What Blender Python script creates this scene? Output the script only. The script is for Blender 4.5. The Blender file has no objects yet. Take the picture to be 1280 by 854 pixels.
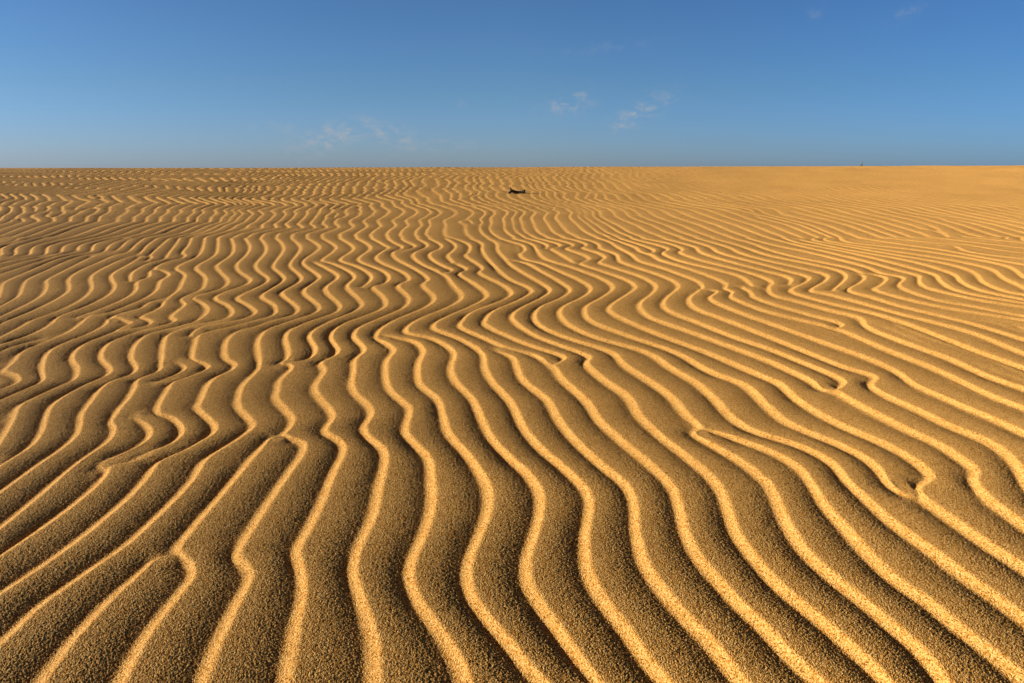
import bpy, math, random
import numpy as np
from mathutils import Vector

rng = np.random.default_rng(7)
random.seed(7)
C = bpy.context.scene.collection

# ----------------------------------------------------------------------------
# Camera model (a photograph of 1280 x 854, 24 mm lens, eye 0.9 m over the sand)
# ----------------------------------------------------------------------------
FPX = 853.0
PITCH = math.atan2(427 - 209, FPX)
CP, SP = math.cos(PITCH), math.sin(PITCH)
LAM = 0.15                                  # ripple wavelength, metres

# long profile of the dune: a flat foot, a rising slope and a brow 17 m away
PY = np.array([-60, -10, 0, 1.5, 2.7, 4.7, 6.5, 8.1, 10.3, 12.7, 14.5, 17.0, 20.0, 26.0, 40.0, 70.0, 4000.0])
PZ = np.array([-1.1, -.93, -.90, -.90, -.89, -.775, -.690, -.590, -.415, -.203, -.083, 0.0, -.09, -.60, -2.0, -3.0, -3.0])


def pchip(xk, yk, x):
    h = np.diff(xk); d = np.diff(yk) / h
    m = np.zeros_like(yk)
    same = d[:-1] * d[1:] > 0
    w1 = 2 * h[1:] + h[:-1]; w2 = h[1:] + 2 * h[:-1]
    with np.errstate(divide='ignore', invalid='ignore'):
        hm = (w1 + w2) / (w1 / d[:-1] + w2 / d[1:])
    m[1:-1] = np.where(same, hm, 0)
    i = np.clip(np.searchsorted(xk, x) - 1, 0, len(h) - 1)
    t = np.clip((x - xk[i]) / h[i], 0, 1)
    return ((1 + 2 * t) * (1 - t) ** 2 * yk[i] + t * (1 - t) ** 2 * h[i] * m[i]
            + t * t * (3 - 2 * t) * yk[i + 1] + t * t * (t - 1) * h[i] * m[i + 1])


def sstep(a, b, x):
    t = np.clip((x - a) / (b - a), 0, 1)
    return t * t * (3 - 2 * t)


def macro(X, Y):
    z = pchip(PY, PZ, Y)
    # a shallow mid-slope hollow, added to darken the left and brighten the right
    z = z - .15 * np.exp(-((X - .5) / 8.0) ** 2) * sstep(5.0, 11.5, Y) * (1 - sstep(12.0, 17.0, Y))
    return z + 0.0030 * np.clip(X, -40, 40) * sstep(4, 17, Y)


_yt = np.concatenate([np.linspace(.4, 3, 1300), np.linspace(3.002, 17.0, 3500)])


def pix_to_ground(px, py):
    """where the sight lines through the picture points meet the dune"""
    px = np.atleast_1d(np.asarray(px, float)); py = np.atleast_1d(np.asarray(py, float))
    Xo = np.zeros_like(px); Yo = np.zeros_like(px)
    for k in range(len(px)):
        u = (px[k] - 640.0) / FPX
        Y = _yt
        z = pchip(PY, PZ, Y)
        for _ in range(2):
            z = macro(u * (Y * CP - z * SP), Y)
        r = -(z * CP + Y * SP) / (Y * CP - z * SP) * FPX + 427
        j = int(np.argmax(r < py[k])) if (r < py[k]).any() else len(Y) - 1
        j = max(j, 1)
        f = np.clip((r[j - 1] - py[k]) / (r[j - 1] - r[j] + 1e-12), 0, 1)
        Yo[k] = Y[j - 1] * (1 - f) + Y[j] * f
        zz = z[j - 1] * (1 - f) + z[j] * f
        Xo[k] = u * (Yo[k] * CP - zz * SP)
    return Xo, Yo


# ----------------------------------------------------------------------------
# The ripple crests, surveyed on the sand
# ----------------------------------------------------------------------------
CREST_TEXT = """
240.2,296.3 236.4,306.3 228.3,316.3 232.7,318.8 225.2,323.2 213.9,325.1 193.8,335.7 207.6,338.9 212,343.2 201.4,350.1 196.3,361.4 185.1,370.2 160,381.5 132.8,390.9 112.8,393.4 105.3,399 97.7,406.3 81.5,416.3 67.7,421.6 43.9,431.3 27.6,438.9 16.3,452.6 5,463.3 21.3,468.9 25.1,476.5 16.3,481.5 0,488.4
137.2,397.5 132.8,404.4 112.8,415.7 75.2,430.1 60.2,440.1 55.1,451.4 52.6,465.2 53.9,475.2 43.9,481.5 25.1,489.6 0,500.3
200.1,373.9 187.6,377.1 176.3,384.6 160,388.4 140.4,395 150.4,398.1 157.9,400.6 165.6,402.8 160,405.7 144.1,413.8 125.3,421.3 105.3,429.5 90.2,445.1 97.7,460.2 96.5,468.9 92.7,475.2 75.2,482.7 56.4,491.5 35.1,502 25.1,507.6 15,530.1 0,553.9
256.5,296.3 255.2,305 249,318.8 220.2,335.1 231.4,342.6 227.7,353.9 222.7,362.7 213.9,369.6 206.4,375.2 201.4,383.3 185.1,391.5 175.7,395.9 185.1,399.6 190.1,401.9 186.3,405.7 172.5,409.4 160,411 139.1,416.3
272.8,296.3 272.8,307.5 269,318.8 245.2,333.8 256.5,345.1 257.1,353.9 252.7,361.4 235.2,368.9 227.7,373.3 232.1,380.2 222.7,387.7 213.9,396.5 220.2,400 210.1,405 185.1,411.3 160,418.8 137.8,427.6 126.6,446.4 139.1,461.4 135.3,468.9 112.8,479 87.7,491.5 65.2,507.6 56.4,527.6 53.9,537.6 40.1,557.7 0,582.8
289.1,297.5 292.8,308.8 289.1,318.8 271.5,331.3 272.8,336.4 285.3,350.1 284.1,355.2 275.3,361.4 247.7,368.9 240.8,373.3 252.7,378.3 260.3,385.2 257.7,392.7 252.7,396.3 246.5,401 216.4,410 203.9,412.8 185.1,417.6 175,425.1 166.3,437.6 165,448.9 171.3,460.2 167.5,466.4 160,470.2 137.8,477.7 125.3,487.1 114,502.6 102.8,517.6 99,540.2 82.7,557.7 50.1,580.3 0,616.6
306.6,297.5 312.9,308.8 307.9,318.8 296.6,330.1 299.1,338.9 314.1,350.1 306.6,356.4 285.3,362.7 269,372.7 285.3,381.5 291.6,390.2 285.3,397.5 272.8,401 247.7,405.7 228.9,410.5 210.1,418.8 203.9,436.4 202.6,453.9 198.8,463.9 173.8,473.9 170,482.7 160,500.3 150.4,510.1 140.4,527.6 144.1,537.6 135.3,552.7 110.3,570.2 75.2,597.8 37.6,630.4 0,661.7
325,296.3 332.5,307.5 332.5,315.1 320,331.3 323.8,338.9 336.3,350.1 320,360.2 296.6,372.3 310.4,381.5 320,389.6 315.4,394.6 297.8,400.3 252.7,408.5 240.2,418.2
343.8,296.3 353.8,305.7 354.5,313.8 342.6,331.3 342.6,335.1 356.3,348.9 345.1,357.7 327.5,370.2 342.6,380.2 345.7,389 341.3,394 320,400.3 285.3,409.4 250.2,417.6 245.2,427.6 241.5,441.4 240.8,450.1 250.2,453.3 260.9,457.7 256.5,462.7 235.2,471.4 216.4,477.7 208.9,489 201.4,501.5 198,518.8 214.3,522.1 228.6,536.4 226.8,545.2 213,556.4 185.5,566.5 170.4,576.5 140.4,582.8
223.9,452.6 232.7,459.5 222.7,467.7 197.6,477.7
169.2,522.6 185.5,533.9 189.2,543.9 175.4,557.7 150.4,569 134.1,576.5 126.6,582.8 134.1,587.8 125.3,602.8 100.3,625.4 62.7,652.9 25.1,678 2.5,693
362.6,296.3 375.1,307.5 375.1,313.8 363.9,328.8 363.9,333.8 377.6,347.6 372.6,353.9 352.6,365.2 355.1,370.2 372.6,385.2 368.9,392.7 336.3,402 320,408.2 300.4,412.5 285.3,423.8 281.6,436.4 283.4,448.9 295.3,456.4 287.8,463.9 270.3,471.4 260.3,481.5 252.1,500.3 246.9,510.1 258.1,521.4 269.4,532.6 266.9,542.7 250.6,552.7 225.6,566.5 198,577.7 185.5,595.3 162.9,620.4 125.3,652.9 87.7,682.6 50.1,708.9 0,741.5
381.4,296.3 400.2,308.8 395.2,315.1 378.3,328.2 400.2,346.4 395.2,351.4 379.5,363.9 400.2,384 393.9,390.9 361.4,402 335,411.5 323.8,425.3 323.8,440.4 325,457.9 320,465.4 305.4,480.2 299.7,492.7 299.5,510.1 313.3,525.1 317,533.9 300.8,547.7 275.7,562.7 255.6,576.5 243.1,597.8 218,625.4 175.4,665.5 160.4,678.8 125.3,702.7 87.7,729 50.1,755.3 25.1,780.4 0,802.9
393.9,328.2 410.2,336.4 423.4,345.8 406.5,360.8 425.9,382.7 420.3,390.2 386.4,402 362.6,412.8 357.6,422.8 361.4,440.4 358.8,449.1 352.1,453.4 365.1,458.4 350.1,475.4 347.6,488 345.1,497.5 357.6,512.6 366.9,525.1 361.4,536.4 352.6,545.2 362.6,548.9 380.2,554.7 378.9,567.7 362.6,590.3 340.1,622.9 320,652.9 300.8,682.6 295.7,693.9 314.5,715.2 298.2,750.3 283.2,780.4 268.2,812.9 253.1,854
340.1,547.7 320,567.7 300.8,590.3 270.7,625.4 238.1,663 220.6,688.9 241.9,706.4 241.9,717.7 223.1,742.8 198,772.8 175.4,805.4 150.4,854
190.5,701.4 175.4,715.2 145.4,740.3 120.3,765.3 95.2,792.9 67.7,828 50.1,854
400.2,296.3 420.3,308.8 416.5,315.1 402.7,327 412.7,328.8 444.1,345.1 434,357.7 453.5,380.2 444.1,388.4 411.5,402 387.7,417.8 395.7,436.6 385.2,449.1 355.1,454.1
440.3,295 464.1,310 447.8,325.1 480,338.9 486.9,347.6 480,354.5 466,357.9 475.4,366.4 483.1,377.7 480,384.6 457.8,394 435.3,402 420.3,410.3 414,422.8 423.3,436.6 419,444.1 400.2,452.9 406.5,462.9 393.9,484.2 400.2,497.5 415.2,515.1 416.5,523.9 406.5,540.2 427.8,552.7 430.3,565.2 417.7,590.3 402.7,627.9 385.2,663 371.4,687.6 377.6,712.7 380.2,740.3 371.4,780.4 363.9,820.5 357.6,854
420.3,295 442.8,310 439,315.1 425.3,325.7 445.3,332.6 464.1,343.9 462.9,351.4 455.3,357.7
461.6,296.3 480,306.3 486.3,310.3 480,313.8 470.4,321.9 480,329.8 505.1,340.7 512,349.5 497.5,356.4 512,372.7 505.1,384 480,395.3 464.1,402 447.8,410.3 442.8,420.3 456.6,436.6 444.1,449.1 442.8,465.4 440.3,480.5 445.3,492.5 461.6,507.6 465.4,517.6 455.3,535.1 460.4,546.4 477.9,558.9 482.9,572.7 475.4,605.3 467.9,642.9 455.3,670.1 445.3,695.1 442.8,715.2 450.3,740.3 460.4,767.8 469.1,795.4 470.4,825.5 470.4,854
482.5,296.3 492.5,303.8 503.8,310 491.3,315.7 496.3,323.8 517.6,335.1 535.8,348.9 528.9,355.2 543.9,372.7 533.9,382.7 488.8,402 470.4,419.8 493.4,436.6 484.2,450.4 482.9,470.4 487.9,486.7 495.4,495 513,510.1 510.5,525.1 508,540.2 520.5,555.2 536.8,572.7 540.6,600.3 540.6,632.9 530.5,667.6 518,695.1 513,717.7 520.5,742.8 540.6,772.8 563.1,802.9 580.7,835.5 585.7,854
500.1,296.3 507.6,302.5 519.5,308.2 502.6,314.4
477.9,419.3 515.5,425.3 530,438.3 524.3,452.9 523,467.9 525.5,480 548.1,498.8 555.6,522.6 563.1,542.7 585.7,567.7 603.2,592.8 612.5,612.8 610.7,640.4 598.2,672.6 588.2,697.6 585.7,722.7 593.2,747.8 613.2,775.3 640.1,805.4 660.1,830.5 685.1,854
520.1,297.5 535.1,307.5 518.8,315.7 517.6,321.9 530.1,331.3 555.2,342.6 567.7,356.4 578.4,370.8 567.7,380.2 517.6,402 508,415.8 540.6,423.3 568.6,440.4 564.4,460.4 570.6,476.7 591.9,498.8 603.2,522.6 618.2,550.2 640.1,572.7 660.1,590.3 675.1,612.8 677.6,635.4 670.1,665.5 660.1,697.6 660.1,722.7 670.1,745.3 695.1,780.4 717.7,812.9 747.8,854
533.9,297.5 552.1,306.9 550.2,311.3 538.9,315.7 538.9,322.6 555.2,332.6 565.8,337.6 555.2,341.6
557.7,298.1 570.2,307.5 566.5,313.8 560.2,319.4 566.5,327.3
572.7,330.1 584,336.4 574,341.4 592.8,353.9 609.7,368.9 599,377.7 546.4,402 543.1,410.3 573.1,422.8 603.7,441.6 607,460.4 618.2,479.2 640.1,502.6 655,532.6 675.1,557.7 707.7,585.3 732.7,610.3 739,627.9 735.2,655.4 732.7,670.1 734,697.6 740.3,722.7 757.8,752.8 785.4,787.9 810.4,825.5 835.5,854
622,438.3 641.3,446.6 652.5,472.9 677.6,493 685.1,498.8 700.2,525.1 722.7,552.7 755.3,582.8 782.9,605.3 793.4,627.9 795.4,655.4 797.9,670.1 807.9,705.2 830.5,737.7 858,770.3 890.6,802.9 915.7,835.5 930.7,854
552.7,295 567.7,298.8 586.5,306.3 586.5,315.1 582.1,318.8 604.1,335.1 599,340.1 630.4,356.4 640.4,366.4 630.4,373.9 589,390.2 577.7,402 575.6,408.3 608.2,424.1 640.1,437.8 665.1,442.9 689.4,456.6 705.2,475.4 735.2,502.6 750.3,525.1 777.8,550.2 810.4,577.7 840.5,607.8 850.5,635.4 858,665.5 873.1,695.1 900.7,727.7 928.2,757.8 960.1,787.9 980.1,810.4 1005.1,835.5 1027.7,854
586.5,297.5 602.8,305 602.8,311.3 607.8,320.1 625.4,338.9 640,350.1 658.8,357.7 665.7,363.9 658.8,368.9 640,378.3 617.8,387.7 606.6,400.3 607.7,406.5 640.1,422.8 675.1,436.6 707.2,447.1 691.4,456.6
605.3,296.3 620.4,303.8 622.9,313.8 632.9,323.8 640,331.3 656.3,341.4 677.6,353.9 688.2,362.7 677.6,371.4 652.5,384 641.3,392.7 642.5,400.3 670.1,420.3 702.7,432.8 738.5,447.1 732.7,453.4 760.3,477.9 785.4,495 800.4,520.1 825.5,543.9 855.5,567.7 885.6,592.8 903.2,615.3 911.9,640.4 923.2,670.5 945.8,700.2 960,717.7 985.1,742.8 1020.2,770.3 1055.2,800.4 1085.3,828 1110.4,854
638.7,325.1 656.3,327.8 677.6,338.9 701.4,352.6 713.3,362.7 700.2,372.7 676.3,382.7 668.8,392.7 672.6,405.3 702.7,420.3 765.3,440.4 780.4,455.4 815.4,477.9 840.5,496.3 858,517.6 874.3,536.4 868.1,541.4 898.1,560.2 928.2,577.7 950.8,595.3 960,602.8 970,620.4 982.6,650.4 1007.6,690.1 1042.7,722.7 1077.8,750.3 1115.4,782.9 1150.5,812.9 1180.6,854
881.9,538.9 903.2,542.7 928.2,551.4 960.1,562.7 985.1,575.2 1005.1,590.3 1020.2,612.8 1032.7,632.9 1057.7,660.5 1092.8,700.2 1125.4,730.2 1160.5,752.8 1195.6,782.9 1228.2,807.9 1260.8,833 1280.1,850.5
615.3,295.6 640,303.1 653.8,307.5 656.3,313.8 650,317.6 660.1,325.1 675.1,328.2 702.7,340.1 727.7,351.4 739.2,361.4 727.7,371.4 706.4,381.5 700.2,389 707.7,402.8 740.3,420.3 810.4,440.4 840.5,460.4 870.6,477.9 895.6,500.1 913.2,520.1 935.7,536.4 960.1,545.2 990.1,553.9 1022.7,567.7 1045.2,582.8 1060.3,602.8 1085.3,625.4 1115.4,652.9 1135.4,667.6 1168,690.1 1200.6,715.2 1235.7,740.3 1280.1,772.8
640,298.1 665.1,305.7 671.3,312.5 682.6,323.8 715.2,333.8 759,351.4 766.8,360.2 752.8,371.4 734,381.5 731.5,387.1 737.7,400.3 780.4,417.8 845.5,440.4 890.6,465.4 930.7,480.5 960.1,507.6 980.1,525.1 1010.1,540.2 1047.7,555.2 1077.8,570.2 1100.4,587.8 1112.9,605.3 1130.4,616.6
640,293.7 671.3,301.9 684.5,307.5 682.6,310.7
652.5,294.4 687.6,302.5 700.8,307.5 688.9,311.3 696.4,315.1 717.1,327.6
671.3,295 702.7,301.9 717.1,306.9 707.7,310.7 730.2,318.8 737.1,323.8 725.2,328.8 752.8,338.9 784.1,350.1 795,358.9 784.1,367.7 765.3,380.2 761.6,387.7 780.4,399 830.5,420.3 890.6,442.9 960.1,472.9 975,479.2 997.6,500.1 1030.2,520.1 1065.3,537.6 1100.4,552.7 1130.4,567.7 1153,582.8 1165.5,597.8 1145.5,610.3 1150.5,620.4 1178,640.4 1210.6,663 1230.7,677.6 1258.2,695.1 1280.1,708.9
690.1,295 721.5,301.3 733.4,306.9 728.3,310 747.8,316.3 756.8,321.9 749,327.6 765.3,333.8 800,345.1 812.5,351.4 820.3,357.7 816.3,366.4 802.5,376.5 800,382.7 806.3,391.5 815.4,397.7 865.6,415.3 960.1,450.4 985.1,461.7 1012.6,475.4 1030.2,486.7 1042.7,488.8 1065.3,501.3 1100.4,520.1 1140.5,540.2 1175.5,556.4 1200.6,572.7 1219.9,587.8 1218.1,600.3 1230.7,617.8 1255.7,637.9 1280.1,655.4
708.9,295 737.7,301.3 749,306.3 750.3,310.7 770.3,317.6 775.3,326.3 800,335.7 825.1,343.9 842.6,351.4 848.5,358.9 833.8,371.4 829.4,381.5 837.6,389 868.9,401.5 915.7,420.3 960.1,435.3 1010.1,455.4 1045.2,470.4 1056.5,478.4 1045.2,486.7
734,295 759,301.3 771.6,308.8 790.4,318.8 800,326.3 825.1,333.8 856.4,345.1 872.7,351.4 878.6,358.9 862.7,371.4 863.9,380.2 875.2,387.7 912.8,401.5 960.1,420.3 1010.1,440.4 1060.3,460.4 1087.8,467.9 1096.6,473.4 1087.8,481.7 1110.4,495.5 1153,515.1 1185.6,531.4 1225.7,547.7 1253.2,562.7 1270.8,580.3 1280.1,597.8
880.2,361.4 897.1,363.5 887.7,371.2 892.7,376.5 931.6,392.7 960.1,402.8 1022.7,425.3 1085.3,447.9 1122.9,465.4 1143,480.5 1180.6,497.5 1220.7,515.1 1250.7,527.6 1280.1,541.4
752.8,295 777.8,303.8 795.4,310 800,314.4 815,318.8 825.1,325.1 850.1,332.6 887.7,345.1 909.3,355.2 906.5,360.8 915.9,364.2 913.4,370.2 925.3,376.5 960,389.6 1042.7,410.3 1110.4,437.8 1173,462.9 1210.6,481 1240.7,495 1280.1,510.1
765.3,295.6 800,306.3 818.8,313.5 813.8,316.1
781.6,295.6 800,301.3 825.1,307.5 835.7,311.9 828.2,316.1 850.1,326.3 887.7,335.1 925.3,345.1 941,356.4
928.4,358.9 939.1,365.2 941.6,370.2 960,377.7 1010.1,392.7 1053.2,405.3 1046.5,410.3
800,297.5 837.6,305 853.9,312.5 849.5,315.1 875.2,325.1 925.3,337.6 960,348.9 966.3,353.6 961.5,357.7 967.5,368.9 997.6,376.5 1035.2,387.1 1075.3,397.7 1082.8,407.8 1122.9,425.3 1185.6,447.9 1235.7,470.4 1280.1,485.5
818.8,295 850.1,303.8 870.2,309.4 875.2,315.1 900.3,323.8 960,339.5 981.3,344.7 990.3,350.1 987.6,354.5
841.4,295 887.7,308.8 900.3,316.3 960,332 985.1,338.9 1011.6,346.4 1008.9,351.4 992.6,359.5 989.4,363.9 1010.1,371.4 1047.7,381.5 1085.3,390.2 1120,400.3 1173,420.3 1210.6,435.3 1280.1,460.4
860.2,295 912.8,310 925.3,316.3 960,325.7 997.6,333.8 1034.2,343.9 1031.4,351.4 1020.2,357.7 1013.9,363.3 1035.2,367.7 1072.8,377.7 1120,391.5 1210.6,415.3 1280.1,442.9
880.2,295 925.3,307.5 960,318.8 1010.1,328.8 1047.7,337.6 1058,343.9 1054,352.6 1042.1,362.7
902.8,295 937.8,303.8 960,311.9 997.6,321.3 1047.7,331.3 1070.3,337.6 1081.2,346.4 1076.5,352.6 1060.3,363.3 1085.3,370.2 1120,381.5 1170.1,394 1210.6,404 1280.1,425.3
1072.8,342.6 1091.6,343.2 1107.5,347 1099.7,357.7 1092.8,361.4 1120,370.8 1170.1,382.7 1220.3,391.5 1280,400.3
925.3,295 960,305 1010.1,315.1 1060.3,327 1085.3,333.8 1104.1,342 1120,344.5 1130.7,347.6 1123.8,355.2 1127.5,360.2 1157.6,371.4 1176.4,376.5 1207.7,381.5 1245.3,389 1280,395.3
944.1,295 960,297.5 985.1,303.8 1035.2,315.1 1085.3,327 1120,337 1147.6,343.9 1150.3,346.4 1149.1,351.4 1157.6,358.9 1195.2,368.9 1232.8,376.5 1280,383.3
982.6,298.8 997.6,303.8 1047.7,312.5 1120,329.5 1145.1,336.4 1170.1,343.9 1175.1,350.1 1195.2,362.7 1232.8,370.8 1280,378.3
1001.4,300 1015.1,302.8 1060.3,312.5 1120,322.6 1157.6,331.3 1195.2,343.9 1201.5,351.4 1226.5,362.7 1280,374.2
1020.2,296.9 1016.4,300.3 1047.7,305.7 1120,318.6 1182.7,329.5 1217.7,340.1 1230.3,352.6 1257.8,363.9 1280,367.9
1035.2,296.3 1030.8,300 1072.8,307.5 1120,314.4 1182.7,324.1 1239,336.4 1255.3,347.6 1280,358.9
1050.2,297.5 1060.3,302.5 1120,309.4 1182.7,318.2 1257.8,332.6 1280,346.4
1067.8,296.3 1120,304.4 1176.4,312.5 1232.8,323.2 1280,331.3
1200.2,311.3 1207.7,314.4 1232.8,318.8 1280,324.1
1085.3,295 1120,299 1170.1,304.4 1201.5,305.7 1245.3,312.5 1280,316.9
1107.9,295 1170.1,298.1 1220.3,303.8 1280,310.3
1195.2,295 1280,303.8
106.5,296 66.4,305 58.9,312.5 58.9,316.3 53.9,319.4 18.8,325.1 0,329.5
125.3,295 85.2,305 78.3,311.3 77.1,315.1 53.9,321.9 25.1,328.8 0,336.4
141.6,295 106.5,303.8 98.4,308.8 96.5,313.8 70.2,320.7 37.6,331.3 0,343.2
160,295 123.4,302.5 116.5,308.8 112.8,315.1 87.7,320.1 62.7,327.6 37.6,338.9 6.3,352.6 2.5,358.9 0,368.9
167.5,295 160,296.9 137.8,306.3 132.8,313.2 125.3,316.6 100.3,320.7 62.7,336.4 35.1,348.9 28.8,357.7 22.6,370.2 0,382.7
175,295 160,300.6 152.3,308.8 144.1,313.8 139.1,315.3
116.5,320.7 75.2,341.4 58.9,350.1 58.9,357.7 52.6,368.9 31.3,381.5 0,395.9
182.6,296.3 170,306.3 160,315.1 144.1,319.4 125.3,327.6 100.3,338.2 86.5,348.3 86.5,362.7 70.2,373.9 41.4,387.7 7.5,401.5 0,405.7
197.6,297.5 185.1,306.3 177.5,315.1 172.5,318.8 160,321.9 125.3,337.6 114,346.4 115.3,360.2 104,372.7 75.2,387.7 36.3,401.5 31.3,405 0,421.3
176.3,321.3 160,331.3 145.4,338.9 139.1,345.1 144.1,357.7 136.6,367.7 109,381.5 75.2,394 62.7,405 37.6,417.6 0,430.1
212.6,297.5 202.6,306.3 187.8,320.1 190.1,321.9 183.8,325.7
225.2,297.5 218.9,307.5 208.9,320.1 206.4,323.2 190.1,327.6 167.5,338.9 163.8,345.1 164.4,350.1
194.5,335.7 188.2,338.9 186.9,345.1 172.5,350.8 170.7,361.4 160,370.8 125.3,385.9 107.8,392.1 100.3,394.9
53.9,422.6 18.8,431.3 0,438.9
87.7,296 47.6,306.3 39.5,312.5 38.8,316.6 33.8,319.7 0,325.1
56.4,297.5 27.6,306.3 20.1,311.3 20.1,317.6 12.5,321.1 0,322.8
37.6,298.8 10,306.3 2.5,311.3 2.5,318.8 0,320.1
25.1,297.5 18.8,301.3 0,305.7
"""
GUIDE_TEXT = """
-55.1,310.3 -52.6,306.5 -37.6,300.2 -22.6,295.9 -11.3,291.5 2.5,285.8 15.0,281.4 27.6,277.1 28.8,270.2 37.6,263.9 42.6,260.1 45.1,251.4 47.6,247.6 50.1,242.6
57.6,310.3 60.2,306.5 77.7,300.2 95.2,295.9 109.0,291.5 125.3,285.8 140.4,281.4 156.6,277.1 157.9,270.2 169.2,263.9 175.4,260.1 177.9,251.4 181.7,247.6 185.5,242.6
185.1,311.5 182.6,304.0 188.8,297.7 220.2,291.5 230.2,286.5 242.7,281.4 260.3,277.1 260.3,271.4 270.3,263.9 272.8,258.9 276.6,255.1 266.5,248.2 262.8,245.1
271.6,305.3 270.3,300.2 271.6,295.2 295.4,288.3 305.4,281.4 317.9,275.8 326.7,267.7 317.9,263.3 327.9,255.8 320.4,248.2 316.7,245.1
330.7,310.3 329.4,302.7 324.4,295.9 327.6,291.5 366.4,285.2 356.4,280.2 366.4,273.3 371.4,265.2 380.2,255.8 365.2,247.6 372.7,242.6
375.2,311.5 370.2,305.3 362.7,296.5 363.3,292.7 394.0,285.2 385.2,280.2 395.2,272.7 401.5,263.9 402.8,257.6 405.3,254.5 387.7,247.6 395.2,242.6
441.6,311.5 429.1,302.7 421.6,294.0 427.8,290.2 439.1,283.3 430.3,277.1 436.6,272.0 445.4,263.9 442.9,260.1 440.4,253.2 429.1,247.6 435.3,242.6
480.1,311.5 470.4,305.3 461.7,294.6 464.2,290.2 470.4,282.7 461.7,275.2 465.4,270.2 474.2,263.9 467.9,260.1 465.4,253.2 451.6,246.4 457.9,241.3
502.6,310.3 487.6,301.5 482.6,293.3 486.3,287.7 501.4,282.1 495.1,275.2 505.1,270.8 510.2,265.2 509.5,260.8 497.6,253.9 485.1,246.4 481.3,243.8
585.3,311.5 587.8,305.3 567.8,299.0 554.0,294.6 555.3,286.5 555.3,280.2 554.0,275.2 565.3,268.9 565.3,265.8 550.3,260.1 534.0,252.6 521.4,245.1
640.1,302.1 616.7,297.0 609.1,291.5 604.1,285.2 605.4,280.2 604.1,275.2 610.4,267.7 607.9,263.9 597.9,260.1 580.3,255.1 567.8,250.1
730.3,305.3 700.3,297.0 687.7,290.2 681.5,281.4 676.4,272.7 684.0,265.2 671.4,261.4 652.6,255.1 640.1,248.9
800.1,304.0 772.9,297.0 756.6,290.2 746.6,282.7 737.8,276.4 730.3,270.2 730.3,265.2 720.3,260.1 705.3,255.1 690.2,248.9
887.8,304.0 862.8,297.0 841.5,290.2 821.4,281.4 800.1,275.2 787.6,270.2 781.3,263.9 767.5,258.9 750.0,253.9
1000.6,305.3 960.2,297.0 941.7,290.2 920.4,281.4 900.4,275.2 881.6,267.7 869.0,261.4 844.0,256.4 818.9,250.1
1098.0,305.3 1060.4,297.0 1041.6,290.2 1020.3,281.4 997.7,275.2 975.2,267.7 960.2,261.4 935.1,256.4 910.0,250.1
1210.8,305.3 1173.2,297.0 1155.6,290.2 1133.1,281.4 1110.5,275.2 1085.5,267.7 1070.4,261.4 1045.4,256.4 1020.3,250.1
"""


def parse(txt):
    out = []
    for ln in txt.strip().splitlines():
        v = np.array([float(q) for q in ln.replace(',', ' ').split()])
        out.append(v.reshape(-1, 2))
    return out


def spline(P, n=10):
    P = np.asarray(P, float)
    if len(P) < 3:
        t = np.linspace(0, 1, 20)[:, None]
        return P[:1] * (1 - t) + P[-1:] * t
    Q = np.vstack([2 * P[0] - P[1], P, 2 * P[-1] - P[-2]])
    out = []
    for i in range(1, len(Q) - 2):
        p0, p1, p2, p3 = Q[i - 1], Q[i], Q[i + 1], Q[i + 2]
        k = .5
        t01 = max(np.hypot(*(p1 - p0)), 1e-3) ** k
        t12 = max(np.hypot(*(p2 - p1)), 1e-3) ** k
        t23 = max(np.hypot(*(p3 - p2)), 1e-3) ** k
        m1 = (p2 - p1 + t12 * ((p1 - p0) / t01 - (p2 - p0) / (t01 + t12)))
        m2 = (p2 - p1 + t12 * ((p3 - p2) / t23 - (p3 - p1) / (t12 + t23)))
        a = 2 * (p1 - p2) + m1 + m2
        b = -3 * (p1 - p2) - 2 * m1 - m2
        for t in np.linspace(0, 1, n, endpoint=False):
            out.append(a * t ** 3 + b * t ** 2 + m1 * t + p1)
    out.append(P[-1])
    return np.array(out)


ROW0 = 297.0
Y0 = float(pix_to_ground(640.0, ROW0)[1][0])
crests, tops = [], []
for P in parse(CREST_TEXT):
    X, Y = pix_to_ground(P[:, 0], P[:, 1])
    G = spline(np.stack([X, Y], 1))
    # lightly smooth the survey noise
    for _ in range(3):
        G[1:-1] = .25 * G[:-2] + .5 * G[1:-1] + .25 * G[2:]
    top = P[0][1] <= 299.5
    if top:
        if G[0, 1] < Y0 + .02:
            G = np.vstack([[G[0, 0], Y0 + .02], G])
        k = np.argmax(G[:, 1] <= Y0)
        f = (Y0 - G[k - 1, 1]) / (G[k, 1] - G[k - 1, 1] - 1e-9) if k > 0 else 0
        tops.append(G[max(k - 1, 0), 0] * (1 - f) + G[k, 0] * f)
    e = P[-1]
    side = 'B' if e[1] > 846 else 'L' if e[0] < 8 else 'R' if e[0] > 1272 else ''
    crests.append([side, G])

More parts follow.
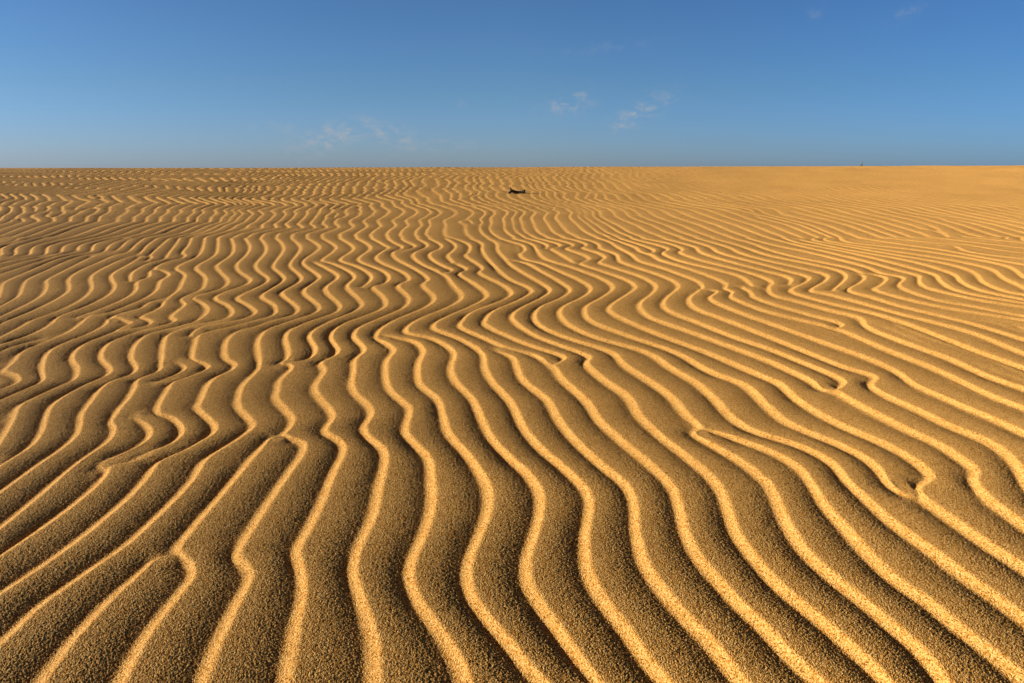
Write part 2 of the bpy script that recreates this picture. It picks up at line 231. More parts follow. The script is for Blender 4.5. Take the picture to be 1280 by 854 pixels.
# carry the crests on beyond the frame, neighbours keeping company
for side in 'LRB':
    grp = [c for c in crests if c[0] == side]
    grp.sort(key=lambda c: c[1][-1, 0] if side == 'B' else c[1][-1, 1])
    dirs = []
    for c in grp:
        d = c[1][-1] - c[1][max(0, len(c[1]) - 16)]
        dirs.append(d / np.hypot(*d))
    dirs = np.array(dirs); n_ = len(dirs)
    k_ = np.exp(-.5 * ((np.arange(n_)[:, None] - np.arange(n_)[None]) / 3.5) ** 2)
    sm = k_ @ dirs
    sm /= np.hypot(sm[:, 0], sm[:, 1])[:, None]
    for c, d0, d1 in zip(grp, dirs, sm):
        L_ = .9 if side == 'B' else 3.4
        step = .06
        p = c[1][-1].copy(); out = []
        for q in range(int(L_ / step)):
            f = min(q * step / .35, 1.0)
            d = d0 * (1 - f) + d1 * f
            d = d / np.hypot(*d)
            w_ = .10 * math.sin(1.9 * p[1] + .8 * p[0]) * f + .06 * math.sin(5.1 * p[1] - 1.3 * p[0]) * f
            d = np.array([d[0] * math.cos(w_) - d[1] * math.sin(w_), d[0] * math.sin(w_) + d[1] * math.cos(w_)])
            p = p + d * step
            out.append(p.copy())
        c[1] = np.vstack([c[1], out])
crests = [c[1] for c in crests]
print('crests', len(crests), 'tops', len(tops), 'Y0', Y0)


# ----------------------------------------------------------------------------
# smooth value noise
# ----------------------------------------------------------------------------
def vnoise(x, y, seed):
    xi = np.floor(x).astype(np.int64); yi = np.floor(y).astype(np.int64)
    fx = x - xi; fy = y - yi
    fx = fx * fx * (3 - 2 * fx); fy = fy * fy * (3 - 2 * fy)

    def h(a, b):
        n = (a * 374761393 + b * 668265263 + seed * 1442695041) & 0x7fffffff
        n = ((n ^ (n >> 13)) * 1274126177) & 0x7fffffff
        return ((n ^ (n >> 16)) & 0xffff) / 32767.5 - 1.0
    return ((h(xi, yi) * (1 - fx) + h(xi + 1, yi) * fx) * (1 - fy)
            + (h(xi, yi + 1) * (1 - fx) + h(xi + 1, yi + 1) * fx) * fy)


# ----------------------------------------------------------------------------
# Near field: phase across the ripples from the distances to the crest on
# either side, on a 1 cm grid
# ----------------------------------------------------------------------------
CELL = .01
GX0, GX1, GY0, GY1 = -10.4, 10.4, .05, Y0 + .45
NX = int((GX1 - GX0) / CELL) + 1
NY = int((GY1 - GY0) / CELL) + 1


def resample(G, step=.008):
    s = np.concatenate([[0], np.cumsum(np.hypot(*np.diff(G, axis=0).T))])
    n = max(int(s[-1] / step), 3)
    q = np.linspace(0, s[-1], n)
    return np.stack([np.interp(q, s, G[:, 0]), np.interp(q, s, G[:, 1])], 1)


pts, tan = [], []
for G in crests:
    R = resample(G)
    t = np.gradient(R, axis=0)
    for _ in range(2):
        t[1:-1] = .25 * t[:-2] + .5 * t[1:-1] + .25 * t[2:]
    t /= np.hypot(t[:, 0], t[:, 1])[:, None] + 1e-9
    pts.append(R); tan.append(t)
pts = np.vstack(pts); tan = np.vstack(tan)
ok = (pts[:, 0] > GX0 + .2) & (pts[:, 0] < GX1 - .2) & (pts[:, 1] > GY0 + .2) & (pts[:, 1] < GY1 - .2)
pts = pts[ok]; tan = tan[ok]
ci = np.round((pts[:, 0] - GX0) / CELL).astype(int)
cj = np.round((pts[:, 1] - GY0) / CELL).astype(int)
dL = np.full(NX * NY, 9.0, np.float32)       # nearest crest, standing on its stoss side
dR = np.full(NX * NY, 9.0, np.float32)       # nearest crest, standing on its slip side
WR = 17
for di in range(-WR, WR + 1):
    for dj in range(-WR, WR + 1):
        if di * di + dj * dj > WR * WR:
            continue
        ii = ci + di; jj = cj + dj
        m = (ii >= 0) & (ii < NX) & (jj >= 0) & (jj < NY)
        ox = GX0 + ii * CELL - pts[:, 0]; oy = GY0 + jj * CELL - pts[:, 1]
        along = ox * tan[:, 0] + oy * tan[:, 1]
        perp = ox * tan[:, 1] * -1 + oy * tan[:, 0]     # > 0: stoss side when walking towards the camera
        d = np.hypot(ox, oy)
        m &= np.abs(along) <= np.abs(perp) * 1.3 + .012
        idx = jj * NX + ii
        a = m & (perp >= 0); np.minimum.at(dL, idx[a], d[a])
        a = m & (perp < 0); np.minimum.at(dR, idx[a], d[a])
dL = dL.reshape(NY, NX); dR = dR.reshape(NY, NX)
gx = GX0 + np.arange(NX) * CELL
gy = GY0 + np.arange(NY) * CELL
XX, YY = np.meshgrid(gx, gy)
haveL = dL < 5; haveR = dR < 5
t = np.where(haveL & haveR, dL / (dL + dR + 1e-6), 0)
t = np.where(haveL & ~haveR, np.minimum(dL / LAM, .6), t)
t = np.where(~haveL & haveR, 1 - np.minimum(dR / LAM, .4), t)
# ground nobody surveyed (outside the frame): ripples of the same kind
zig = .10 * vnoise(XX * .5, YY * 2.1, 3) + .22 * vnoise(XX * .35, YY * .8, 4) + .05 * vnoise(XX * .8, YY * 4.7, 5)
tproc = ((XX + zig + np.where(XX > 0, -1, 1) * .25 * (YY - 1)) / LAM) % 1.0
none = ~haveL & ~haveR
PSI = np.where(none, np.exp(2j * np.pi * tproc), np.exp(2j * np.pi * t)).astype(np.complex64)

# ----------------------------------------------------------------------------
# Far field: every crest that reaches the foot of the slope runs on up it,
# bending as the guide crests bend
# ----------------------------------------------------------------------------
gl = []
fy = np.arange(Y0 - .6, 24.0, .012)
NFY = len(fy)
gpos, gdisp = [], []
for P in parse(GUIDE_TEXT):
    X, Y = pix_to_ground(P[:, 0], P[:, 1])
    o = np.argsort(Y)
    X, Y = X[o], Y[o]
    xg = np.interp(fy, Y, X)
    last = Y[-1]
    x0 = np.interp(Y0, fy, xg)
    gpos.append(x0); gdisp.append(xg - x0)
o = np.argsort(gpos)
gpos = np.array(gpos)[o]; gdisp = np.array(gdisp)[o]
tops = np.sort(np.array(tops))
_ex = []
for a_, b_ in zip(tops[:-1], tops[1:]):
    k_ = int((b_ - a_) / .21)
    _ex += [a_ + (b_ - a_) * (q + 1) / (k_ + 1) for q in range(k_)] if b_ - a_ > .27 else []
tops = np.sort(np.concatenate([tops, np.array(_ex)]))
# drop near doubles
tops = tops[np.concatenate([[True], np.diff(tops) > .07])]
lo = tops[0] - .15 * np.arange(1, 190)[::-1]
hi = tops[-1] + .19 * np.arange(1, 190)
allx = np.concatenate([lo, tops, hi])
ids = np.arange(len(allx)) - len(lo)
D = np.empty((NFY, len(allx)))
for r in range(NFY):
    D[r] = np.interp(allx, gpos, gdisp[:, r])
_w = np.exp(-.5 * (np.arange(-9, 10) / 2.0) ** 2); _w /= _w.sum()
_Dp = np.pad(D, ((0, 0), (9, 9)), mode='edge')
D = sum(_w[k] * _Dp[:, k:k + D.shape[1]] for k in range(19))
del _Dp
fyg = fy[:, None]
ramp = sstep(Y0 + 1.8, Y0 + 3.4, fyg)
XB = allx[None, :] + D


def tri(a):
    return 2 * np.abs(2 * (a - np.floor(a + .5))) - 1


wv = ((.09 + .10 * sstep(-.5, -5.0, XB)) * tri(fyg / 1.45 + .9 * vnoise(XB * .30, fyg * .35, 11)) * (.65 + .35 * vnoise(XB * .2, fyg * .6, 12))
      + .10 * sstep(-2.5, -6.5, XB) * sstep(10.5, 13, fyg) * tri(fyg / .85 + 1.3 * vnoise(XB * .4, fyg * .5, 18))
      + .07 * vnoise(XB * .22, fyg * .8, 13) + .18 * vnoise(XB * .1, fyg * .3, 14)
      + .030 * tri(fyg / .52 + 2.2 * vnoise(XB * .45, fyg * .8, 16)) * (.5 + .5 * vnoise(XB * .35, fyg * .7, 17))
      + .020 * vnoise(XB * .7, fyg * 1.9, 15))
# right-hand side: crests keep slanting away to the left as they climb
slant = -.50 * np.clip((XB - 1.0) / 15.0, 0, 1) * np.clip(fyg - Y0 - 1.5, 0, 20)
slant += .05 * sstep(-1.5, -7.0, XB) * np.clip(fyg - Y0 - 1.5, 0, 20)
FX = XB + ramp * wv + slant
FX = np.maximum.accumulate(FX + np.arange(len(allx)) * 1e-4, axis=1)

# phase on a polar fan: u = X / Y
NU = 5600
fu = np.linspace(-1.55, 1.55, NU)
FPSI = np.empty((NFY, NU), np.complex64)
FAMP = np.empty((NFY, NU), np.float32)      # crowded crests are low crests
for r in range(NFY):
    x = fu * fy[r]
    ph = np.interp(x, FX[r], ids)
    FAMP[r] = sstep(.06, .14, np.interp(x, FX[r], np.gradient(FX[r])))
    FPSI[r] = np.exp(2j * np.pi * ph)
dis = np.zeros((NFY, NU))
UU, FF = np.meshgrid(fu, fy)
for k in range(80):
    cx = rng.uniform(-11, 12); cy = rng.uniform(Y0 + .3, 18.5)
    sgn = rng.choice([-1, 1])
    a = np.arctan2((FF - cy), (UU * FF - cx))
    a2 = np.arctan2((FF - cy - rng.uniform(.10, .5) * rng.choice([-1, 1])), (UU * FF - cx - rng.uniform(-.3, .3)))
    dis += sgn * (a - a2)
FPSI *= np.exp(1j * dis).astype(np.complex64)
del dis


def blur(a, n):
    for ax in (0, 1):
        b = a.copy()
        for k in range(1, n + 1):
            b += np.roll(a, k, ax) + np.roll(a, -k, ax)
        a = b / (2 * n + 1)
    return a


# seam between the surveyed foot and the slope
FPX_near = None


def bil(A, x, y):
    x = np.clip(x, 0, A.shape[1] - 1.001); y = np.clip(y, 0, A.shape[0] - 1.001)
    i = x.astype(np.int32); j = y.astype(np.int32)
    fx = (x - i).astype(np.float32); fy_ = (y - j).astype(np.float32)
    return ((A[j, i] * (1 - fx) + A[j, i + 1] * fx) * (1 - fy_)
            + (A[j + 1, i] * (1 - fx) + A[j + 1, i + 1] * fx) * fy_)


rows_far = YY[:, 0] > Y0 - .12
jf = np.where(rows_far)[0]
far_here = bil(FPSI, (XX[jf] / YY[jf] - fu[0]) / (fu[1] - fu[0]), (YY[jf] - fy[0]) / .012)
wgt = sstep(Y0 - .10, Y0 + .02, YY[jf])
PSI[jf] = PSI[jf] * (1 - wgt) + far_here * wgt
PSI = blur(blur(PSI, 1), 1)
PAMP = np.abs(blur(blur(PSI, 1), 1))

# ----------------------------------------------------------------------------
# Ripple cross-section (t = 0 at the brink; wind from the right)
# ----------------------------------------------------------------------------
SLIP = .21
tt = np.arange(720) / 720.0
r_ = tt / (1 - SLIP)
s_ = (tt - (1 - SLIP)) / SLIP
prof = np.where(tt < 1 - SLIP, 1 - np.clip(r_, 0, 1) ** 2.0, np.clip(s_, 0, 1) ** 1.7)
kern = np.exp(-.5 * (np.arange(-60, 61) / 21) ** 2); kern /= kern.sum()
prof = sum(kern[k + 60] * np.roll(prof, k) for k in range(-60, 61))
prof = np.roll(prof, 42) - prof.mean()


def profile(ang):
    q = (ang / (2 * np.pi)) % 1.0 * 720
    i = q.astype(np.int32); f = q - i
    return prof[i % 720] * (1 - f) + prof[(i + 1) % 720] * f


HR = .0110


def ripple_height(X, Y):
    """height of the ripples at ground points (arrays)"""
    near = Y < Y0 + .2
    psi = np.empty(X.shape, np.complex64)
    psi[near] = bil(PSI, (X[near] - GX0) / CELL, (Y[near] - GY0) / CELL)
    amp = np.ones(X.shape, np.float32)
    amp[near] = (.12 + .88 * sstep(.25, .64, bil(PAMP, (X[near] - GX0) / CELL, (Y[near] - GY0) / CELL)))
    f = ~near
    amp[f] = bil(FAMP, (X[f] / Y[f] - fu[0]) / (fu[1] - fu[0]), (Y[f] - fy[0]) / .012)
    psi[f] = bil(FPSI, (X[f] / Y[f] - fu[0]) / (fu[1] - fu[0]), (Y[f] - fy[0]) / .012)
    amp *= 1 + .13 * vnoise(X * 1.9, Y * 1.5, 21) + .05 * vnoise(X * 7, Y * 5, 22)
    amp *= 1 - .14 * sstep(2.5, 5.0, Y)
    # the wind has nearly erased the ripples on the upper right of the slope
    fade = sstep(7.2, 10.2, Y - .25 * np.clip(X - 2, -3, 3)) * sstep(-.5, 4.2, X)
    patch = sstep(.05, .55, vnoise(X * .30, Y * .95, 23) + .35 * vnoise(X * .9, Y * 2.6, 24))
    amp *= 1 - fade * (.86 - .60 * patch)
    amp *= 1 - .32 * sstep(5.5, 8.5, Y) * sstep(-3.5, 0.5, X)
    amp *= 1 + .25 * sstep(6.0, 9.0, Y) * sstep(-2.0, -6.0, X)
    amp *= 1 - .25 * sstep(6.5, 8.5, Y) * sstep(.4, .85, vnoise(X * .25 + 7, Y * 1.5, 25))
    amp *= 1 - sstep(19, 22.5, Y)
    h = HR * amp * profile(np.angle(psi))
    h += .0003 * vnoise(X * 11, Y * 9, 31) + .00015 * vnoise(X * 37, Y * 33, 32)
    h += .005 * vnoise(X * 1.2, Y * .9, 33)
    return h


# ----------------------------------------------------------------------------
# Materials
# ----------------------------------------------------------------------------
def nodes(name):
    m = bpy.data.materials.new(name); m.use_nodes = True
    nt = m.node_tree
    b = nt.nodes['Principled BSDF']
    return m, nt, b


def N(nt, kind, **kw):
    n = nt.nodes.new(kind)
    for k, v in kw.items():
        if k in n.inputs.keys():
            n.inputs[k].default_value = v
        else:
            setattr(n, k, v)
    return n


def sand_material():
    m, nt, b = nodes('sand')
    L = nt.links.new
    geo = N(nt, 'ShaderNodeNewGeometry')
    b.inputs['Roughness'].default_value = .95
    b.inputs['Diffuse Roughness'].default_value = .4
    b.inputs['Specular IOR Level'].default_value = .12
    # single grains, about 3 mm: each has its own shade and a rounded top
    g1 = N(nt, 'ShaderNodeTexVoronoi', Scale=370, Randomness=1.0)
    L(geo.outputs['Position'], g1.inputs['Vector'])
    gs = N(nt, 'ShaderNodeSeparateColor'); L(g1.outputs['Color'], gs.inputs['Color'])
    gh = N(nt, 'ShaderNodeMath', operation='MULTIPLY_ADD')
    L(gs.outputs['Green'], gh.inputs[0]); gh.inputs[1].default_value = .9
    gi = N(nt, 'ShaderNodeMath', operation='MULTIPLY'); gi.inputs[1].default_value = -.8
    L(g1.outputs['Distance'], gi.inputs[0]); L(gi.outputs[0], gh.inputs[2])
    g2 = N(nt, 'ShaderNodeTexNoise', Scale=170.0, Detail=1.0)
    L(geo.outputs['Position'], g2.inputs['Vector'])
    g3 = N(nt, 'ShaderNodeTexNoise', Scale=1.1, Detail=4.0)
    L(geo.outputs['Position'], g3.inputs['Vector'])
    cr = N(nt, 'ShaderNodeValToRGB')
    e = cr.color_ramp.elements
    e[0].position = .0; e[0].color = (.17,.066,.010, 1)
    e[1].position = 1.0; e[1].color = (.72,.434,.146, 1)
    mid = e.new(.24); mid.color = (.515,.218,.030, 1)
    L(gs.outputs['Red'], cr.inputs['Fac'])
    # drifts of slightly redder and paler sand
    hs = N(nt, 'ShaderNodeHueSaturation')
    mr = N(nt, 'ShaderNodeMapRange'); mr.inputs['From Min'].default_value = .3; mr.inputs['From Max'].default_value = .7
    mr.inputs['To Min'].default_value = .92; mr.inputs['To Max'].default_value = 1.08
    L(g3.outputs['Fac'], mr.inputs['Value'])
    L(mr.outputs['Result'], hs.inputs['Value'])
    L(cr.outputs['Color'], hs.inputs['Color'])
    L(hs.outputs['Color'], b.inputs['Base Color'])
    bp1 = N(nt, 'ShaderNodeBump', Strength=1.0, Distance=.0014)
    L(gh.outputs[0], bp1.inputs['Height'])
    bp2 = N(nt, 'ShaderNodeBump', Strength=1.0, Distance=.0003)
    L(g2.outputs['Fac'], bp2.inputs['Height'])
    L(bp2.outputs['Normal'], bp1.inputs['Normal'])
    L(bp1.outputs['Normal'], b.inputs['Normal'])
    return m


def simple_material(name, c1, c2, scale, rough=.9, bump=.002):
    m, nt, b = nodes(name)
    L = nt.links.new
    tc = N(nt, 'ShaderNodeTexCoord')
    n = N(nt, 'ShaderNodeTexNoise', Scale=scale, Detail=5.0)
    L(tc.outputs['Object'], n.inputs['Vector'])
    cr = N(nt, 'ShaderNodeValToRGB')
    cr.color_ramp.elements[0].position = .35; cr.color_ramp.elements[0].color = (*c1, 1)
    cr.color_ramp.elements[1].position = .7; cr.color_ramp.elements[1].color = (*c2, 1)
    L(n.outputs['Fac'], cr.inputs['Fac']); L(cr.outputs['Color'], b.inputs['Base Color'])
    bp = N(nt, 'ShaderNodeBump', Strength=1.0, Distance=bump)
    L(n.outputs['Fac'], bp.inputs['Height']); L(bp.outputs['Normal'], b.inputs['Normal'])
    b.inputs['Roughness'].default_value = rough
    return m


SAND = sand_material()

# ----------------------------------------------------------------------------
# Ground meshes
# ----------------------------------------------------------------------------
def grid_mesh(name, X, Y, Z, mat):
    nr, nc = X.shape
    co = np.stack([X, Y, Z], -1).reshape(-1, 3).astype(np.float32)
    i = np.arange(nr * nc, dtype=np.int32).reshape(nr, nc)
    q = np.stack([i[:-1, :-1], i[:-1, 1:], i[1:, 1:], i[1:, :-1]], -1).reshape(-1, 4)
    me = bpy.data.meshes.new(name)
    me.vertices.add(len(co)); me.vertices.foreach_set('co', co.ravel())
    me.loops.add(q.size); me.loops.foreach_set('vertex_index', q.ravel())
    me.polygons.add(len(q))
    me.polygons.foreach_set('loop_start', np.arange(0, q.size, 4, dtype=np.int32))
    me.polygons.foreach_set('use_smooth', np.ones(len(q), bool))
    me.update(calc_edges=True)
    me.materials.append(mat)
    ob = bpy.data.objects.new(name, me); C.objects.link(ob)
    return ob


ys = [.40]
while ys[-1] < 23.5:
    y = ys[-1]
    ys.append(y + min(max(.0024 * y if y > 3.0 else .0010 * y, .0016), .021))
ys = np.array(ys)
inner = np.linspace(-.96, .96, 1400)
q = (np.arange(1, 261) / 260.0) ** 1.35
Yg = np.repeat(ys[:, None], 1920, 1)
wide = 2.6 + .12 * ys[:, None]
Xg = np.hstack([-(.96 * ys[:, None] + q[None, ::-1] * wide), inner[None] * ys[:, None], .96 * ys[:, None] + q[None] * wide])
edge = np.hstack([np.repeat(q[None, ::-1], len(ys), 0), np.zeros((len(ys), 1400)), np.repeat(q[None], len(ys), 0)])
edge = sstep(.55, 1.0, edge)
Zg = macro(Xg, Yg) + ripple_height(Xg, Yg) * (1 - edge) - .10 * edge
# coarse grains standing proud of the surface
gn = vnoise(Xg * 500, Yg * 500, 51)
Zg += .00048 * np.sign(gn) * np.abs(gn) ** .8 * (1 - .4 * sstep(2.5, 8.0, Yg))
del gn
print('sand grid', Xg.shape)
ground = grid_mesh('sand_ground', Xg, Yg, Zg, SAND)
ground['kind'] = 'structure'

# the rest of the dune field, all the way round and out to the horizon
a = np.concatenate([-np.geomspace(3000, .4, 90), [0], np.geomspace(.4, 3000, 90)])
Xp, Yp = np.meshgrid(a, a + 4.0)
Zp = macro(Xp, np.clip(Yp, -60, 4000)) + .04 * vnoise(Xp * .11, Yp * .11, 41) * sstep(20, 40, np.hypot(Xp, Yp)) - .05
plain = grid_mesh('dune_plain', Xp, Yp, Zp, SAND)
plain['kind'] = 'structure'


def ground_z(x, y):
    X = np.array([x], float); Y = np.array([y], float)
    return float(macro(X, Y)[0] + ripple_height(X, Y)[0])


# ----------------------------------------------------------------------------
# The driftwood on the slope and the dry tuft on the brow
# ----------------------------------------------------------------------------
def tube(name, path, radii, mat, parent=None, sides=10, rough=.12, seed=0):
    """a tapering, slightly knobbly limb with closed ends"""
    rr = random.Random(seed)
    P = [Vector(p) for p in path]
    verts, faces = [], []
    n = len(P)
    for k in range(n):
        d = (P[min(k + 1, n - 1)] - P[max(k - 1, 0)]).normalized()
        up = Vector((0, 0, 1)) if abs(d.z) < .9 else Vector((1, 0, 0))
        s = d.cross(up).normalized(); u = s.cross(d)
        for q in range(sides):
            an = 2 * math.pi * q / sides
            r = radii[k] * (1 + rough * rr.uniform(-1, 1))
            verts.append(P[k] + (s * math.cos(an) + u * math.sin(an)) * r)
    for k in range(n - 1):
        for q in range(sides):
            a0 = k * sides + q; a1 = k * sides + (q + 1) % sides
            faces.append((a0, a1, a1 + sides, a0 + sides))
    faces.append(tuple(range(sides))[::-1])
    faces.append(tuple((n - 1) * sides + q for q in range(sides)))
    me = bpy.data.meshes.new(name)
    me.from_pydata([tuple(v) for v in verts], [], faces)
    for p in me.polygons: p.use_smooth = True
    me.materials.append(mat)
    ob = bpy.data.objects.new(name, me); C.objects.link(ob)
    if parent: ob.parent = parent
    return ob


WOOD = simple_material('weathered_wood', (.008, .006, .004), (.022, .015, .009), 60)
ROOT = simple_material('dry_grass', (.05, .045, .02), (.10, .085, .035), 40, bump=.0005)

bx, by = pix_to_ground(np.array([646.0]), np.array([242.0]))
bx, by = float(bx[0]), float(by[0])
bz = ground_z(bx, by)
branch = bpy.data.objects.new('driftwood_branch', None)
branch.location = (bx, by, bz + .004); branch.scale = (1.12, 1.12, 1.15); C.objects.link(branch)
branch['label'] = 'dark weathered piece of driftwood with a forked end lying on the far sand slope'
branch['category'] = 'driftwood'
tube('stem', [(-.085, 0, .047), (-.07, 0, .038), (-.045, .004, .027), (-.01, .008, .018), (.03, .006, .015), (.07, 0, .018),
              (.10, -.004, .026), (.118, -.005, .031), (.128, -.005, .033)],
     [.014, .021, .023, .024, .022, .021, .022, .028, .020], WOOD, branch, seed=1)
tube('twig', [(-.06, 0, .03), (-.085, -.006, .05), (-.096, -.01, .072), (-.099, -.012, .088)],
     [.018, .015, .011, .005], WOOD, branch, seed=2, sides=8)
tube('twig', [(-.07, 0, .036), (-.095, -.012, .022), (-.115, -.02, .010), (-.132, -.026, .003)],
     [.018, .017, .015, .009], WOOD, branch, seed=3, sides=8)
tube('stub', [(.112, -.005, .030), (.121, -.008, .048), (.124, -.009, .056)],
     [.018, .013, .008], WOOD, branch, seed=4, sides=8)

tx = (1076.5 - 640) / FPX * (17.0 * CP)
ty = 17.0
tz = ground_z(tx, ty)
tuft = bpy.data.objects.new('dry_plant', None)
tuft.location = (tx, ty, tz); C.objects.link(tuft)
tuft['label'] = 'tiny dry grass tuft standing alone on the dune brow against the sky'
tuft['category'] = 'plant'
V, F = [], []
rr = random.Random(5)
for k in range(34):
    an = rr.uniform(0, 6.283); ln = rr.uniform(.03, .075); lean = rr.uniform(.1, .75)
    r0 = rr.uniform(0, .02); w = rr.uniform(.002, .0035)
    c, s = math.cos(an), math.sin(an)
    base = Vector((c * r0, s * r0, -.01))
    b0 = len(V)
    for q in range(4):
        f = q / 3
        p = base + Vector((c * lean * ln * f * f, s * lean * ln * f * f, (ln + .01) * f * (1 - .2 * lean * f)))
        ww = w * (1 - .85 * f)
        V += [p + Vector((-s, c, 0)) * ww, p - Vector((-s, c, 0)) * ww, p + Vector((c, s, .2)) * ww * .5]
    for q in range(3):
        o = b0 + q * 3
        for i0, i1 in ((0, 1), (1, 2), (2, 0)):
            F.append((o + i0, o + i1, o + 3 + i1, o + 3 + i0))
me = bpy.data.meshes.new('blades'); me.from_pydata([tuple(v) for v in V], [], F)
me.materials.append(ROOT)
bl = bpy.data.objects.new('blades', me); C.objects.link(bl); bl.parent = tuft
tube('stalk', [(.006, 0, -.01), (.010, .002, .05), (.018, .003, .10), (.020, .003, .135)], [.0045, .004, .003, .0015], ROOT, tuft, seed=9, sides=6)

# ----------------------------------------------------------------------------
# Sky, sun, camera
# ----------------------------------------------------------------------------
SUN_EL = math.radians(11.2)
SUN_AZ = math.radians(-93)       # compass-like: 0 = +Y (ahead), -90 = left
w = bpy.data.worlds.new('World'); bpy.context.scene.world = w
w.use_nodes = True
nt = w.node_tree; L = nt.links.new
bg = nt.nodes['Background']
sky = N(nt, 'ShaderNodeTexSky', sky_type='NISHITA', sun_disc=False)
sky.sun_elevation = SUN_EL
sky.sun_rotation = SUN_AZ
sky.altitude = 300; sky.air_density = 1.0; sky.dust_density = .3; sky.ozone_density = 2
hs = N(nt, 'ShaderNodeHueSaturation'); hs.inputs['Saturation'].default_value = .97
hs.inputs['Hue'].default_value = .5
tc = N(nt, 'ShaderNodeTexCoord')
sep = N(nt, 'ShaderNodeSeparateXYZ'); L(tc.outputs['Generated'], sep.inputs[0])
# dry desert air: much less yellow dust in the lowest degrees than the sky model's
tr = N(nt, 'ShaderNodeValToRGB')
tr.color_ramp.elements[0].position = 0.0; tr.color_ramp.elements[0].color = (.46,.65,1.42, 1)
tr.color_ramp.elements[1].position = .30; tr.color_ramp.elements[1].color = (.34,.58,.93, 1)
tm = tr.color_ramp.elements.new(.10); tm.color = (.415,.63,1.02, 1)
tm = tr.color_ramp.elements.new(.50); tm.color = (.13,.08,.035, 1)  # unseen zenith made dim and warm, added to cut blue fill on sand
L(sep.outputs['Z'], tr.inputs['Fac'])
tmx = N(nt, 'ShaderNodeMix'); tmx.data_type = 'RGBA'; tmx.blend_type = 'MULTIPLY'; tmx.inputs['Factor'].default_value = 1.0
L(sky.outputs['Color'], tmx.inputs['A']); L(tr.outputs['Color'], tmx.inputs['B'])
# forward-scattering haze on the sun's side, deeper blue away from it
xr = N(nt, 'ShaderNodeMapRange'); xr.inputs['From Min'].default_value = -.65; xr.inputs['From Max'].default_value = .65
L(sep.outputs['X'], xr.inputs['Value'])
xm = N(nt, 'ShaderNodeValToRGB')
xm.color_ramp.elements[0].position = 0.0; xm.color_ramp.elements[0].color = (.95,1.0,1.03, 1)
xm.color_ramp.elements[1].position = 1.0; xm.color_ramp.elements[1].color = (.54,.76,.92, 1)
xc = xm.color_ramp.elements.new(.5); xc.color = (.98,1.05,1.05, 1)
L(xr.outputs['Result'], xm.inputs['Fac'])
tm2 = N(nt, 'ShaderNodeMix'); tm2.data_type = 'RGBA'; tm2.blend_type = 'MULTIPLY'; tm2.inputs['Factor'].default_value = 1.0
L(tmx.outputs['Result'], tm2.inputs['A']); L(xm.outputs['Color'], tm2.inputs['B'])
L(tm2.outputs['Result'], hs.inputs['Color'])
# a few shreds of thin cloud low in the sky


def M(op, a, b=None, c=None):
    n = nt.nodes.new('ShaderNodeMath'); n.operation = op
    for k, v in enumerate((a, b, c)):
        if v is None: continue
        if isinstance(v, (int, float)): n.inputs[k].default_value = v
        else: L(v, n.inputs[k])
    return n.outputs[0]


az = M('ARCTAN2', sep.outputs['X'], sep.outputs['Y'])
el = M('ARCSINE', sep.outputs['Z'])


def cloud(px, py, sx, sy, amt, tilt=0.0):
    """soft patch around a direction, given as the pixel where it stands in the photograph"""
    x, v = (px - 640) / FPX, (427 - py) / FPX
    d = Vector((x, CP - v * SP * -1 * -1, -SP + v * CP))
    d = Vector((x, CP + v * SP, -SP + v * CP)).normalized()
    a0 = math.atan2(d.x, d.y); e0 = math.asin(d.z)
    da = M('SUBTRACT', az, a0); de = M('SUBTRACT', el, e0)
    de = M('SUBTRACT', de, M('MULTIPLY', da, tilt))
    q = M('ADD', M('POWER', M('DIVIDE', M('ABSOLUTE', da), sx / FPX), 2.0), M('POWER', M('DIVIDE', M('ABSOLUTE', de), sy / FPX), 2.0))
    return M('MULTIPLY', M('POWER', 2.718, M('MULTIPLY', q, -1.0)), amt)


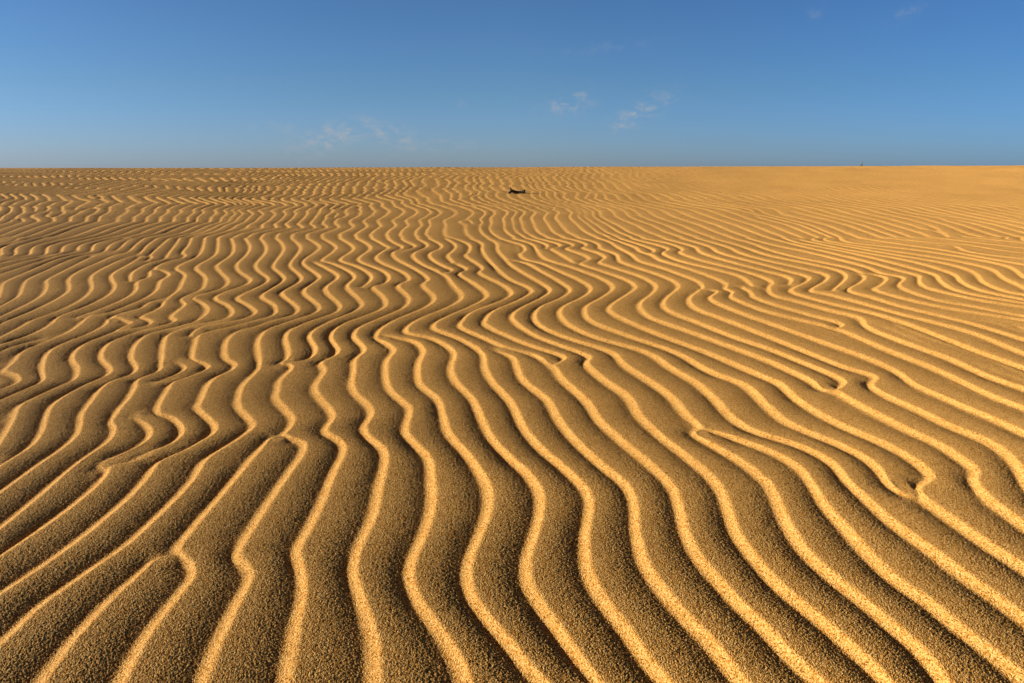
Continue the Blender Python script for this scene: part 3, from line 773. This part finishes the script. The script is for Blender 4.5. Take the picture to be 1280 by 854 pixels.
cn = N(nt, 'ShaderNodeTexNoise', Scale=62.0, Detail=5.0, Roughness=.55, Distortion=.4)
mp = N(nt, 'ShaderNodeMapping'); mp.inputs['Scale'].default_value = (1, 1, 1.7)
L(tc.outputs['Generated'], mp.inputs['Vector']); L(mp.outputs[0], cn.inputs['Vector'])
tot = None
for args in ((712, 129, 26, 11, 1.0, .15), (805, 137, 26, 12, .9, .5), (778, 152, 12, 7, .8, .2), (838, 123, 8, 6, .8, .2), (572, 127, 9, 5, .3, 0),
             (430, 165, 22, 10, 1.2, .3), (400, 175, 34, 13, .9, .3), (490, 172, 28, 13, .9, -.2), (560, 182, 40, 8, .35, 0), (350, 160, 30, 7, .35, 0),
             (1134, 16, 14, 6, .35, .3), (1018, 16, 8, 5, .3, 0), (760, 60, 60, 6, .15, .1)):
    c_ = cloud(*args)
    tot = c_ if tot is None else M('ADD', tot, c_)
th = M('SMOOTH_MIN', M('MULTIPLY', tot, 1.0), 1.0, .2)
cf = N(nt, 'ShaderNodeMapRange'); cf.inputs['From Min'].default_value = .37; cf.inputs['From Max'].default_value = .82
cf.interpolation_type = 'SMOOTHSTEP'
L(cn.outputs['Fac'], cf.inputs['Value'])
fac = M('MULTIPLY', M('MULTIPLY', th, cf.outputs['Result']), .95)
mix = N(nt, 'ShaderNodeMix'); mix.data_type = 'RGBA'
L(fac, mix.inputs['Factor']); L(hs.outputs['Color'], mix.inputs['A'])
mix.inputs['B'].default_value = (3.2,3.4,3.7, 1)
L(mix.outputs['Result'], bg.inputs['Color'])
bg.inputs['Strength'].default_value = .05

sun = bpy.data.lights.new('sun', 'SUN'); sun.energy = 5.0; sun.angle = math.radians(.5)
sun.color = (1.0,.925,.77)
so = bpy.data.objects.new('sun', sun); C.objects.link(so)
dirv = Vector((math.sin(SUN_AZ) * math.cos(SUN_EL), math.cos(SUN_AZ) * math.cos(SUN_EL), math.sin(SUN_EL)))
so.rotation_euler = dirv.to_track_quat('Z', 'Y').to_euler()
so.location = dirv * 50

cam = bpy.data.cameras.new('camera'); co = bpy.data.objects.new('camera', cam); C.objects.link(co)
cam.sensor_width = 36.0; cam.sensor_fit = 'HORIZONTAL'; cam.lens = 36.0 * FPX / 1280.0
cam.clip_start = .02; cam.clip_end = 12000
co.location = (0, 0, 0)
co.rotation_euler = (math.pi / 2 - PITCH, 0, 0)
sc = bpy.context.scene
sc.camera = co
sc.render.engine = 'CYCLES'
sc.view_settings.view_transform = 'Standard'
sc.view_settings.look = 'None'
sc.view_settings.gamma = 1.0
sc.view_settings.exposure = 1.33
sc.cycles.max_bounces = 4; sc.cycles.diffuse_bounces = 3
